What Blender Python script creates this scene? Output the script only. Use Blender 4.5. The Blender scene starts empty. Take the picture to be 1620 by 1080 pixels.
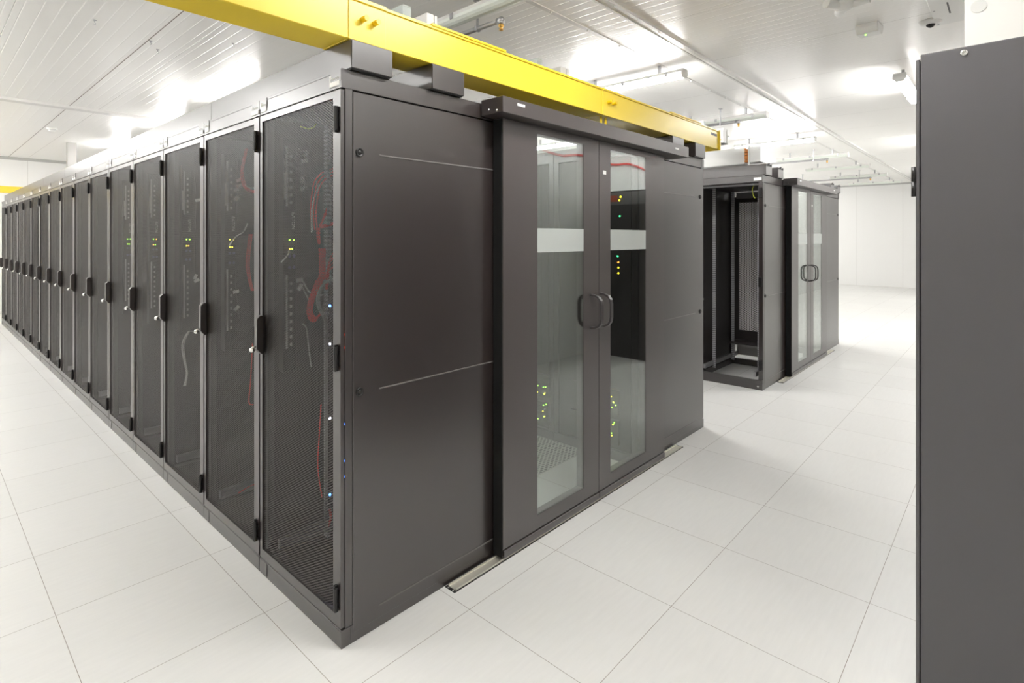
import bpy, bmesh, math, random
from mathutils import Vector, Matrix
random.seed(7)
PI = math.pi
sc = bpy.context.scene
COL = sc.collection

# ---------------------------------------------------------------- camera, world, exposure
cam_d = bpy.data.cameras.new('camera')
cam = bpy.data.objects.new('camera', cam_d); COL.objects.link(cam)
cam.location = (-1.11745, -1.82353, 1.55116)
cam.rotation_euler = (PI / 2, 0, 0.762477 - PI / 2)
cam_d.sensor_width = 36.0
cam_d.lens = 869.31 / 1620 * 36
cam_d.shift_x = (810 - 769.9) / 1620
cam_d.shift_y = -(540 - 375.82) / 1620
cam_d.clip_start = 0.05; cam_d.clip_end = 100
sc.camera = cam
w = bpy.data.worlds.new('world'); sc.world = w; w.use_nodes = True
w.node_tree.nodes['Background'].inputs[0].default_value = (0.9, 0.93, 1, 1)
w.node_tree.nodes['Background'].inputs[1].default_value = 0.0
sc.view_settings.view_transform = 'Standard'
sc.view_settings.look = 'None'
sc.view_settings.gamma = 1
sc.view_settings.use_curve_mapping = False
sc.view_settings.exposure = 2.06
sc.cycles.use_denoising = True
sc.cycles.max_bounces = 12
sc.cycles.diffuse_bounces = 6
sc.cycles.glossy_bounces = 5
sc.cycles.transmission_bounces = 6
sc.cycles.transparent_max_bounces = 24
sc.cycles.sample_clamp_indirect = 6.0
LAMP = 26.0      # radiance of a lit fluorescent tube cover
CEIL = 3.25

# ---------------------------------------------------------------- materials
MATS = {}
def mat(name, col, rough=0.5, metal=0.0, spec=0.5, emit=None, estr=0.0, coat=0.0):
    if name in MATS: return MATS[name]
    m = bpy.data.materials.new(name); m.use_nodes = True
    b = m.node_tree.nodes['Principled BSDF']
    b.inputs['Base Color'].default_value = (*col, 1)
    b.inputs['Roughness'].default_value = rough
    b.inputs['Metallic'].default_value = metal
    b.inputs['Specular IOR Level'].default_value = spec
    if coat: b.inputs['Coat Weight'].default_value = coat
    if emit:
        b.inputs['Emission Color'].default_value = (*emit, 1)
        b.inputs['Emission Strength'].default_value = estr
    MATS[name] = m
    return m
def nodes(m): return m.node_tree.nodes, m.node_tree.links, m.node_tree.nodes['Principled BSDF']
def mth(N, L, op, a, b=None, c=None):
    n = N.new('ShaderNodeMath'); n.operation = op
    for i, v in enumerate((a, b, c)):
        if v is None: continue
        if isinstance(v, (int, float)): n.inputs[i].default_value = v
        else: L.new(v, n.inputs[i])
    return n.outputs[0]
def coords(N, L):
    t = N.new('ShaderNodeTexCoord'); s = N.new('ShaderNodeSeparateXYZ'); L.new(t.outputs['Object'], s.inputs[0])
    return t.outputs['Object'], s.outputs
IORP = 2.05
def powder(name, col, rough, var=0.04):
    """powder-coated sheet steel: fine orange-peel bump and faint roughness variation"""
    m = mat(name, col, rough); N, L, B = nodes(m); B.inputs['IOR'].default_value = IORP
    co, _ = coords(N, L)
    n = N.new('ShaderNodeTexNoise'); n.inputs['Scale'].default_value = 420; L.new(co, n.inputs['Vector'])
    bp = N.new('ShaderNodeBump'); bp.inputs['Strength'].default_value = 0.06; bp.inputs['Distance'].default_value = 0.0006
    L.new(n.outputs[0], bp.inputs['Height']); L.new(bp.outputs[0], B.inputs['Normal'])
    n2 = N.new('ShaderNodeTexNoise'); n2.inputs['Scale'].default_value = 3; L.new(co, n2.inputs['Vector'])
    r = mth(N, L, 'MULTIPLY_ADD', n2.outputs[0], var, rough - var / 2); L.new(r, B.inputs['Roughness'])
    return m

DARK = powder('cabinet_powder_coat', (0.024, 0.017, 0.016), 0.29)
DOORM = powder('aisle_door_powder_coat', (0.042, 0.032, 0.031), 0.34)
SLAB = powder('grey_cabinet_coat', (0.040, 0.036, 0.042), 0.5)
BLACK = mat('black_plastic', (0.012, 0.011, 0.011), 0.4)
INNER = mat('inner_sheet', (0.032, 0.026, 0.026), 0.4)
GALV = mat('galvanised_steel', (0.42, 0.42, 0.43), 0.4, 0.8)
CHROME = mat('chrome', (0.8, 0.79, 0.77), 0.12, 1.0)
BRASS = mat('brass', (0.75, 0.45, 0.12), 0.3, 0.9)
RAILM = mat('door_rail_steel', (0.80, 0.77, 0.68), 0.35, 0.6)
YEL = mat('yellow_plastic', (0.86, 0.64, 0.045), 0.33)
YELB = mat('yellow_knob', (0.8, 0.55, 0.01), 0.4)
WHT = mat('white_enamel', (0.78, 0.78, 0.76), 0.35)
WPL = mat('white_label', (0.9, 0.9, 0.88), 0.5)
SIL = mat('silver_label', (0.55, 0.55, 0.54), 0.35)
PRINT = mat('grey_print', (0.2, 0.2, 0.2), 0.6)
LGREY = mat('light_grey_plastic', (0.5, 0.49, 0.47), 0.5)
RED = mat('red_cable', (0.85, 0.04, 0.03), 0.45)
GRC = mat('grey_cable', (0.42, 0.41, 0.40), 0.5)
WHC = mat('white_cable', (0.75, 0.74, 0.72), 0.45)
BLC = mat('black_cable', (0.02, 0.02, 0.022), 0.5)
YLC = mat('yellow_fibre', (0.75, 0.62, 0.03), 0.45)
YGC = mat('yellow_green_wire', (0.6, 0.65, 0.05), 0.45)
ORA = mat('orange_connector', (0.85, 0.30, 0.05), 0.5)
REDP = mat('red_plate', (0.55, 0.08, 0.03), 0.5)
PALEG = mat('translucent_diffuser', (0.70, 0.74, 0.68), 0.3)
LEDG = mat('led_green', (0.1, 0.6, 0.1), 0.4, emit=(0.25, 1.0, 0.03), estr=4.32)
LEDT = mat('led_teal', (0.1, 0.6, 0.3), 0.4, emit=(0.05, 1.0, 0.25), estr=3.6)
LEDY = mat('led_yellow', (0.6, 0.6, 0.1), 0.4, emit=(0.95, 0.8, 0.02), estr=4.32)
LEDB = mat('led_blue', (0.1, 0.2, 0.8), 0.4, emit=(0.06, 0.22, 1.0), estr=6.48)
LEDW = mat('led_white', (0.7, 0.7, 0.8), 0.4, emit=(0.75, 0.8, 1.0), estr=4.32)
LEDR = mat('led_red', (0.8, 0.1, 0.1), 0.4, emit=(1.0, 0.05, 0.03), estr=3.6)
LEDO = mat('led_orange', (0.8, 0.3, 0.1), 0.4, emit=(1.0, 0.3, 0.03), estr=3.6)
LIT = mat('lit_diffuser', (0.9, 0.9, 0.88), 0.4, emit=(1.0, 0.988, 0.968), estr=LAMP)
SEALSHADE = mat('seal_shade_black', (0.006, 0.006, 0.006), 0.9)  # black of the middle seal and of painted shade

def rail_holes():
    m = mat('slotted_rail', (0.34, 0.34, 0.36), 0.38, 0.2); N, L, B = nodes(m)
    co, s = coords(N, L)
    f = mth(N, L, 'FRACT', mth(N, L, 'DIVIDE', s['Z'], 0.0222))
    k = mth(N, L, 'GREATER_THAN', f, 0.55)
    mx = N.new('ShaderNodeMix'); mx.data_type = 'RGBA'
    mx.inputs[6].default_value = (0.55, 0.55, 0.58, 1); mx.inputs[7].default_value = (0.25, 0.25, 0.26, 1)
    L.new(k, mx.inputs[0]); L.new(mx.outputs[2], B.inputs['Base Color'])
    return m
SLOT = rail_holes()

def perforated(name, col, rough, p, r, ax=('Y', 'Z')):
    """sheet with round holes on a hexagonal lattice (pitch p, radius r) cut through by transparency"""
    m = mat(name, col, rough); N, L, B = nodes(m)
    co, s = coords(N, L); q = p * math.sqrt(3)
    def d(ox, oy):
        a = mth(N, L, 'SUBTRACT', mth(N, L, 'FRACT', mth(N, L, 'MULTIPLY_ADD', s[ax[0]], 1 / q, ox)), 0.5)
        b = mth(N, L, 'SUBTRACT', mth(N, L, 'FRACT', mth(N, L, 'MULTIPLY_ADD', s[ax[1]], 1 / p, oy)), 0.5)
        a = mth(N, L, 'MULTIPLY', a, q); b = mth(N, L, 'MULTIPLY', b, p)
        return mth(N, L, 'ADD', mth(N, L, 'MULTIPLY', a, a), mth(N, L, 'MULTIPLY', b, b))
    mn = mth(N, L, 'MINIMUM', d(0, 0), d(0.5, 0.5))
    hole = mth(N, L, 'GREATER_THAN', mn, r * r)
    L.new(hole, B.inputs['Alpha']); B.inputs['IOR'].default_value = 1.65
    return m
MESHM = perforated('perforated_steel', (0.026, 0.0205, 0.017), 0.40, 0.0105, 0.0046)
MESHB = perforated('perforated_steel_light', (0.9, 0.88, 0.88), 0.45, 0.022, 0.0070)
GRATE = perforated('perforated_floor_plate', (0.55, 0.55, 0.52), 0.45, 0.030, 0.0098, ('X', 'Y'))

def floor_mat():
    m = mat('vinyl_floor_tiles', (0.72, 0.71, 0.685), 0.32); N, L, B = nodes(m)
    co, s = coords(N, L); T = 0.6
    u = mth(N, L, 'DIVIDE', mth(N, L, 'SUBTRACT', s['X'], 0.4921), T)
    v = mth(N, L, 'DIVIDE', mth(N, L, 'ADD', s['Y'], 0.1875), T)
    def edge(a):
        f = mth(N, L, 'FRACT', a)
        return mth(N, L, 'MULTIPLY', mth(N, L, 'MINIMUM', f, mth(N, L, 'SUBTRACT', 1.0, f)), T)
    e = mth(N, L, 'MINIMUM', edge(u), edge(v))
    gap = mth(N, L, 'LESS_THAN', e, 0.0012)
    cmb = N.new('ShaderNodeCombineXYZ'); L.new(mth(N, L, 'FLOOR', u), cmb.inputs[0]); L.new(mth(N, L, 'FLOOR', v), cmb.inputs[1])
    wn = N.new('ShaderNodeTexWhiteNoise'); wn.noise_dimensions = '2D'; L.new(cmb.outputs[0], wn.inputs['Vector'])
    mp = N.new('ShaderNodeMapping'); mp.inputs['Scale'].default_value = (7, 60, 1); mp.inputs['Rotation'].default_value = (0, 0, 0.5)
    L.new(co, mp.inputs['Vector'])
    ns = N.new('ShaderNodeTexNoise'); ns.inputs['Scale'].default_value = 1.0; ns.inputs['Detail'].default_value = 5; L.new(mp.outputs[0], ns.inputs['Vector'])
    k = mth(N, L, 'ADD', mth(N, L, 'MULTIPLY', wn.outputs[0], 0.035), mth(N, L, 'MULTIPLY', mth(N, L, 'SUBTRACT', ns.outputs[0], 0.5), 0.10))
    k = mth(N, L, 'ADD', k, 0.97)
    sc_ = N.new('ShaderNodeVectorMath'); sc_.operation = 'SCALE'; sc_.inputs[0].default_value = (0.73, 0.728, 0.712); L.new(k, sc_.inputs['Scale'])
    mx = N.new('ShaderNodeMix'); mx.data_type = 'RGBA'; L.new(gap, mx.inputs[0]); L.new(sc_.outputs[0], mx.inputs[6])
    mx.inputs[7].default_value = (0.30, 0.27, 0.24, 1)
    L.new(mx.outputs[2], B.inputs['Base Color'])
    r = mth(N, L, 'MULTIPLY_ADD', ns.outputs[0], 0.12, 0.30); L.new(r, B.inputs['Roughness'])
    return m
FLOORM = floor_mat()

def panel_mat(name, col, rough, period, width, axis, jper, depth=0.002, metal=0.0):
    """coated sandwich panel: fine pressed grooves every `period`, open joints every `jper`"""
    m = mat(name, col, rough, metal); N, L, B = nodes(m)
    co, s = coords(N, L)
    def tri(per, wd):
        f = mth(N, L, 'FRACT', mth(N, L, 'DIVIDE', s[axis], per))
        e = mth(N, L, 'MULTIPLY', mth(N, L, 'ABSOLUTE', mth(N, L, 'SUBTRACT', f, 0.5)), per)
        t = N.new('ShaderNodeMapRange'); t.interpolation_type = 'SMOOTHSTEP'
        t.inputs['From Min'].default_value = 0; t.inputs['From Max'].default_value = wd
        L.new(e, t.inputs['Value']); return t.outputs[0], e
    h, _ = tri(period, width)
    j, e2 = tri(jper, 0.004)
    n = N.new('ShaderNodeTexNoise'); n.inputs['Scale'].default_value = 1.6; L.new(co, n.inputs['Vector'])
    hh = mth(N, L, 'ADD', mth(N, L, 'ADD', h, mth(N, L, 'MULTIPLY', j, 2.0)), mth(N, L, 'MULTIPLY', n.outputs[0], 1.2))
    bp = N.new('ShaderNodeBump'); bp.inputs['Strength'].default_value = 1.0; bp.inputs['Distance'].default_value = depth
    L.new(hh, bp.inputs['Height']); L.new(bp.outputs[0], B.inputs['Normal'])
    gap = mth(N, L, 'LESS_THAN', e2, 0.0018)
    mx = N.new('ShaderNodeMix'); mx.data_type = 'RGBA'; L.new(gap, mx.inputs[0])
    mx.inputs[6].default_value = (*col, 1); mx.inputs[7].default_value = (col[0] * .45, col[1] * .43, col[2] * .41, 1)
    L.new(mx.outputs[2], B.inputs['Base Color'])
    return m
CEILM = panel_mat('ceiling_panel', (0.88, 0.87, 0.845), 0.30, 0.1, 0.006, 'X', 1.2, 0.0012)
WALLX = panel_mat('wall_panel_x', (0.79, 0.788, 0.775), 0.42, 0.2, 0.004, 'X', 1.2, 0.0008)
WALLY = panel_mat('wall_panel_y', (0.79, 0.788, 0.775), 0.42, 0.3, 0.004, 'Y', 1.2, 0.0008)
TRIM = mat('white_trim', (0.70, 0.69, 0.67), 0.35)
TRIMG = mat('grey_channel', (0.45, 0.45, 0.44), 0.4)

def glass_mat():
    m = bpy.data.materials.new('door_glass'); m.use_nodes = True; N = m.node_tree.nodes; L = m.node_tree.links; N.clear()
    o = N.new('ShaderNodeOutputMaterial'); t = N.new('ShaderNodeBsdfTransparent'); g = N.new('ShaderNodeBsdfGlossy')
    t.inputs[0].default_value = (0.90, 0.93, 0.92, 1); g.inputs['Roughness'].default_value = 0.0
    g.inputs[0].default_value = (0.97, 1, 0.98, 1)
    ge = N.new('ShaderNodeNewGeometry'); dt = N.new('ShaderNodeVectorMath'); dt.operation = 'DOT_PRODUCT'
    L.new(ge.outputs['Normal'], dt.inputs[0]); L.new(ge.outputs['Incoming'], dt.inputs[1])
    c1 = mth(N, L, 'SUBTRACT', 1.0, mth(N, L, 'ABSOLUTE', dt.outputs['Value']))
    fz = mth(N, L, 'MULTIPLY_ADD', mth(N, L, 'POWER', c1, 5.0), 0.83, 0.17)      # Schlick, coated glass
    mx = N.new('ShaderNodeMixShader'); L.new(fz, mx.inputs[0]); L.new(t.outputs[0], mx.inputs[1]); L.new(g.outputs[0], mx.inputs[2])
    L.new(mx.outputs[0], o.inputs[0]); return m
GLASS = glass_mat()
def frost_mat():
    m = mat('frosted_film', (0.50, 0.53, 0.51), 0.35); N, L, B = nodes(m)
    B.inputs['Alpha'].default_value = 0.88
    return m
FROST = frost_mat()

# ---------------------------------------------------------------- mesh helpers
class MB:
    def __init__(s): s.v = []; s.f = []
    def add(s, v, f):
        o = len(s.v); s.v += [tuple(x) for x in v]; s.f += [tuple(i + o for i in q) for q in f]; return s
    def box(s, x0, x1, y0, y1, z0, z1):
        return s.add([(x0, y0, z0), (x1, y0, z0), (x1, y1, z0), (x0, y1, z0), (x0, y0, z1), (x1, y0, z1), (x1, y1, z1), (x0, y1, z1)],
                     [(0, 3, 2, 1), (4, 5, 6, 7), (0, 1, 5, 4), (1, 2, 6, 5), (2, 3, 7, 6), (3, 0, 4, 7)])
    def lathe(s, c, axis, prof, n=16):
        """prof = [(along, radius)...] about an axis through c"""
        a = Vector(axis).normalized(); u = a.orthogonal().normalized(); w_ = a.cross(u); c = Vector(c)
        v = [c + a * h + (u * math.cos(2 * PI * k / n) + w_ * math.sin(2 * PI * k / n)) * r for h, r in prof for k in range(n)]
        f = []
        for i in range(len(prof) - 1):
            for k in range(n): f.append((i * n + k, i * n + (k + 1) % n, (i + 1) * n + (k + 1) % n, (i + 1) * n + k))
        f.append(tuple(range(n - 1, -1, -1))); f.append(tuple((len(prof) - 1) * n + k for k in range(n)))
        return s.add(v, f)
    def cyl(s, p0, p1, r, n=12):
        p0 = Vector(p0); d = Vector(p1) - p0
        return s.lathe(p0, d, [(0, r), (d.length, r)], n)
    def tube(s, pts, r, n=6, sub=5):
        P = [Vector(p) for p in pts]; Q = []
        for i in range(len(P) - 1):
            a, b, c, d = P[max(i - 1, 0)], P[i], P[i + 1], P[min(i + 2, len(P) - 1)]
            for k in range(sub):
                t = k / sub
                Q.append(0.5 * ((2 * b) + (c - a) * t + (2 * a - 5 * b + 4 * c - d) * t * t + (3 * b - a - 3 * c + d) * t ** 3))
        Q.append(P[-1]); v = []; u = None
        for i, q in enumerate(Q):
            t = (Q[min(i + 1, len(Q) - 1)] - Q[max(i - 1, 0)]).normalized()
            u = t.orthogonal().normalized() if u is None else (u - t * u.dot(t)).normalized()
            w_ = t.cross(u)
            v += [q + (u * math.cos(2 * PI * k / n) + w_ * math.sin(2 * PI * k / n)) * r for k in range(n)]
        f = [(i * n + k, i * n + (k + 1) % n, (i + 1) * n + (k + 1) % n, (i + 1) * n + k) for i in range(len(Q) - 1) for k in range(n)]
        f += [tuple(range(n - 1, -1, -1)), tuple((len(Q) - 1) * n + k for k in range(n))]
        return s.add(v, f)
    def prism(s, poly, axis, a0, a1):
        """poly 2-D outline extruded along axis ('x','y','z')"""
        def mk(p, a): return {'x': (a, p[0], p[1]), 'y': (p[0], a, p[1]), 'z': (p[0], p[1], a)}[axis]
        n = len(poly); v = [mk(p, a0) for p in poly] + [mk(p, a1) for p in poly]
        f = [tuple(range(n)), tuple(range(2 * n - 1, n - 1, -1))] + [(i, n + i, n + (i + 1) % n, (i + 1) % n) for i in range(n)]
        return s.add(v, f)
    def build(s, name, m, parent=None, bevel=0.0, smooth=False, label=None):
        me = bpy.data.meshes.new(name); me.from_pydata([tuple(x) for x in s.v], [], s.f)
        bm = bmesh.new(); bm.from_mesh(me); bmesh.ops.recalc_face_normals(bm, faces=bm.faces)
        if bevel: bmesh.ops.bevel(bm, geom=list(bm.edges), offset=bevel, segments=1, affect='EDGES', clamp_overlap=True)
        bm.to_mesh(me); bm.free()
        me.materials.append(m)
        if smooth:
            for p in me.polygons: p.use_smooth = len(p.vertices) <= 4
        o = bpy.data.objects.new(name, me); COL.objects.link(o)
        if parent: o.parent = parent
        if label: o['label'] = label
        return o
def pieces(boxes, name, m, parent, bevel=0.0, **k):
    return [B(*b).build(name, m, parent, bevel=bevel, **k) for b in boxes]
def B(x0, x1, y0, y1, z0, z1): return MB().box(x0, x1, y0, y1, z0, z1)
def thing(name, loc=(0, 0, 0), rz=0.0, label=None, cat=None, group=None):
    o = bpy.data.objects.new(name, None); COL.objects.link(o); o.location = loc; o.rotation_euler = (0, 0, rz)
    o.empty_display_size = 0.1
    return tag(o, label, cat, group)
def tag(o, label=None, cat=None, group=None, kind=None):
    if label: o['label'] = label
    if cat: o['category'] = cat
    if group: o['group'] = group
    if kind: o['kind'] = kind
    return o
def struct(o): o['kind'] = 'structure'; return o
def copy_tree(o, loc=None, rz=None, label=None, parent=None, group=None):
    c = o.copy(); COL.objects.link(c)
    if parent: c.parent = parent
    for ch in [x for x in KIDS.get(o.name, [])]: 
        k = copy_tree(ch, parent=c)
    KIDS[c.name] = [x for x in COL_CH(c)]
    if loc is not None: c.location = loc
    if rz is not None: c.rotation_euler = (0, 0, rz)
    if label: c['label'] = label
    if group: c['group'] = group
    return c
KIDS = {}
def COL_CH(o): return [x for x in COL.objects if x.parent == o]
def index_kids():
    KIDS.clear()
    for x in COL.objects:
        if x.parent: KIDS.setdefault(x.parent.name, []).append(x)
def letters(txt, size, m, parent, name='lettering', depth=0.0006):
    cu = bpy.data.curves.new('t', 'FONT'); cu.body = txt; cu.size = size; cu.extrude = depth; cu.align_x = 'CENTER'; cu.align_y = 'CENTER'; cu.resolution_u = 2
    t = bpy.data.objects.new('t', cu); COL.objects.link(t)
    bpy.context.view_layer.update()
    me = bpy.data.meshes.new_from_object(t.evaluated_get(bpy.context.evaluated_depsgraph_get()))
    bpy.data.objects.remove(t); me.materials.clear(); me.materials.append(m)
    o = bpy.data.objects.new(name, me); COL.objects.link(o); o.parent = parent
    return o

# ---------------------------------------------------------------- the room
X0, X1, Y0, Y1 = -3.2, 20.0, -2.45, 13.4
struct(B(X0 - .2, X1 + .2, Y0 - .2, Y1 + .2, -0.1, 0).build('floor', FLOORM))
struct(B(X0 - .2, X1 + .2, Y0 - .2, Y1 + .2, CEIL, CEIL + .1).build('ceiling', CEILM))
struct(B(X1, X1 + .1, Y0, Y1, 0, CEIL).build('wall_right', WALLY))
struct(B(X0 - .1, X0, Y0, Y1, 0, CEIL).build('wall_left', WALLY))
struct(B(X0, X1, Y1, Y1 + .1, 0, CEIL).build('wall_back', WALLX))
struct(B(X0, X1, Y0 - .1, Y0, 0, CEIL).build('wall_front', WALLX))
struct(B(X1 - .02, X1, Y0, Y1, CEIL - .05, CEIL).build('trim_1', TRIMG))
struct(B(X0, X1, Y1 - .02, Y1, CEIL - .06, CEIL).build('trim_2', TRIMG))
struct(B(X1 - .015, X1, Y0, Y1, 0, .02).build('baseboard_right', TRIM))
struct(B(X0, X1, Y1 - .015, Y1, 0, .02).build('baseboard_back', TRIM))
# ceiling joint profiles
t = MB().box(X0, X1, .245, .275, CEIL - .018, CEIL).box(X0, X1, .325, .345, CEIL - .006, CEIL)
for i in range(56): t.lathe((1.0 + .35 * i, .26, CEIL - .018), (0, 0, -1), [(0, .007), (.004, .006), (.007, .003)], 8)
struct(t.build('trim_3', TRIM))
t = MB().box(X0, X1, .66, .70, CEIL - .005, CEIL)
for i in range(38): t.lathe((1.2 + .5 * i, .68, CEIL - .005), (0, 0, -1), [(0, .011), (.006, .009), (.010, .004)], 8)
struct(t.build('trim_4', TRIM))
struct(MB().box(X0, X1, 6.95, 7.09, CEIL - .03, CEIL).build('trim_5', TRIM))
struct(MB().box(.288, .294, .35, Y1, CEIL - .002, CEIL + .01).build('trim_6', mat('joint', (.2, .17, .15), .6)))
struct(MB().box(.80, .93, 10.30, 10.43, 2.40, CEIL).build('trim_7', mat('column_grey', (.42, .41, .39), .4)))

# ---------------------------------------------------------------- lamps
def make_lamp(lit):
    t = thing('fluorescent_lamp')
    MB().prism([(-.055, .0), (-.045, .03), (.045, .03), (.055, .0)], 'y', 0, 1.24).build('housing', WHT, t)
    pr = [(.056 * math.cos(a), -.05 * math.sin(a)) for a in [PI * k / 8 for k in range(9)]]
    MB().prism(pr, 'y', .02, 1.22).build('diffuser', LIT if lit else PALEG, t)
    for y in (0, 1.22): MB().prism([(-.058, -.015), (-.05, .032), (.05, .032), (.058, -.015), (.03, -.05), (-.03, -.05)], 'y', y, y + .02).build('end_cap', WHT, t)
    for y in (.15, .62, 1.09): pieces(((-.062, -.055, y, y + .03, -.02, .02), (.055, .062, y, y + .03, -.02, .02)), 'clip', GALV, t)
    for y in (.25, .99): MB().box(-.012, .012, y, y + .025, .03, CEIL - 3.13).build('bracket', GALV, t)
    return t
LZ = 3.13
place = {1: 'nearest', 3: 'second', 5: 'third'}
lamp_on = make_lamp(True); lamp_off = make_lamp(False); index_kids()
first = {True: lamp_on, False: lamp_off}; used = {True: False, False: False}
def lamp(lit, loc, rz, label, group):
    src = first[lit]
    if not used[lit]:
        used[lit] = True; o = src; o.location = loc; o.rotation_euler = (0, 0, rz); o['label'] = label
    else: o = copy_tree(src, loc, rz, label)
    o['category'] = 'lamp'; o['group'] = group
    return o
G1 = 'fluorescent lamps under the ceiling'
lamp(False, (1.6, .43, LZ), 0, 'unlit pale batten lamp nearest the camera, above the white box on the yellow duct', G1)
lamp(True, (3.99, .43, LZ), 0, 'glowing batten lamp above the middle of the yellow duct', G1)
lamp(False, (6.44, .43, LZ), 0, 'unlit batten lamp between the two glowing ones, beside a pipe nozzle', G1)
lamp(True, (8.83, .43, LZ), 0, 'glowing batten lamp above the far rack block', G1)
lamp(False, (11.1, .40, LZ), 0, 'unlit batten lamp just beyond the far glowing lamp', G1)
lamp(False, (13.3, .40, LZ), 0, 'unlit pale batten lamp, fourth from the end of the ceiling row', G1)
lamp(False, (15.6, .40, LZ), 0, 'unlit batten lamp next to last before the far wall', G1)
lamp(False, (17.9, .40, LZ), 0, 'unlit batten lamp closest to the far wall', G1)
lamp(True, (5.56, -1.03, LZ), -PI / 2, 'glowing batten lamp at right, half hidden by the tall grey cabinet', G1)
G2 = 'lit fluorescent lamps out of the picture'
for x, y, r, nm in [(0.2, -1.1, -PI / 2, 'above the aisle in front of the camera'), (10.4, -1.0, -PI / 2, 'hidden behind the grey cabinet'), (15.2, -1.0, -PI / 2, 'far along the right wall'),
              (-1.9, 1.2, 0, 'added beside the left wall to brighten the first cabinets'), (-2.2, 3.9, 0, 'added beside the left wall to brighten the fifth cabinet'), (-2.2, 6.6, 0, 'added beside the left wall halfway along as fill light'), (-1.5, 8.2, 0, 'over the left aisle near its end'), (-1.5, 11.2, 0, 'over the far end of the left aisle'),  # left-wall lamps are added, unseen, to brighten cabinet doors and floor
              (1.6, 4.2, 0, 'above the first rack block'), (6.44, 3.1, 0, 'above the gap behind the first block'), (1.6, 6.6, 0, 'added above the middle of the first block to even the ceiling glow'), (1.6, 9.4, 0, 'above the far end of the first block'), (8.83, 3.6, 0, 'behind the far block'),  # lamp over the block's middle is added to join up the ceiling glow
              (13.3, 3.4, 0, 'beyond the far block'), (6.44, 7.5, 0, 'deep in the hall'), (17.9, 3.4, 0, 'near the far wall'),(17.9, 8, 0, 'in the far corner')]:
    lamp(True, (x, y, LZ), r, 'glowing batten lamp ' + nm, G2)

# ---------------------------------------------------------------- server cabinets
PITCH = 0.703; DEP = 1.1; HT = 2.19
def sticker(parent, y0, y1, z0, z1, logo=False, x=-.001):
    s = B(x, .001, y0, y1, z0, z1).build('name_plate', SIL, parent)
    B(x - .0006, x, y0 + .004, y1 - .004, z0 + .003, z0 + (z1 - z0) * .42).build('barcode', WPL, s)
    yc = (y0 + y1) / 2
    l = letters('MINKELS', .012, WPL, s); l.rotation_euler = (PI / 2, 0, -PI / 2); l.location = (x - .0008, yc - .008, z0 + (z1 - z0) * .62)
    l = letters('P', .026, WPL, s); l.rotation_euler = (PI / 2, 0, -PI / 2); l.location = (x - .0008, y1 - .012, z0 + (z1 - z0) * .70)
def make_door(parent):
    d = MB().box(0, .016, .006, .058, .075, 2.112).box(0, .016, .674, .697, .075, 2.112)
    d.box(0, .016, .058, .674, .075, .118).box(0, .016, .058, .674, 2.085, 2.112)
    door = d.build('door', DARK, parent, label='steel frame of the perforated door')
    MB().box(.0055, .0078, .056, .676, .116, 2.087).build('perforated_panel', MESHM, door)
    for z in (.135, 1.045, 1.95):
        MB().box(-.014, .004, .024, .034, z, z + .1).box(-.003, .004, .012, .024, z + .02, z + .08).cyl((-.012, .02, z + .006), (-.012, .02, z + .094), .008, 8).build('hinge', BLACK, door)
    h = MB().prism([(-.002, 1.02), (-.014, 1.02), (-.034, 1.045), (-.034, 1.18), (-.020, 1.195), (-.002, 1.195)], 'y', .654, .682)
    h.build('handle', DARK, door, bevel=.002)
    MB().cyl((-.034, .667, 1.055), (-.052, .667, 1.05), .005, 8).lathe((-.05, .667, 1.03), (0, 0, 1), [(0, .004), (.004, .011), (.012, .014), (.02, .011), (.024, .004)], 10).build('key', CHROME, door, smooth=True)
    return door
def groove(m, x0, x1, z, y):
    m.prism([(y, z - .003), (y - .003, z - .001), (y - .003, z + .001), (y, z + .003)], 'x', x0, x1)
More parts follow.
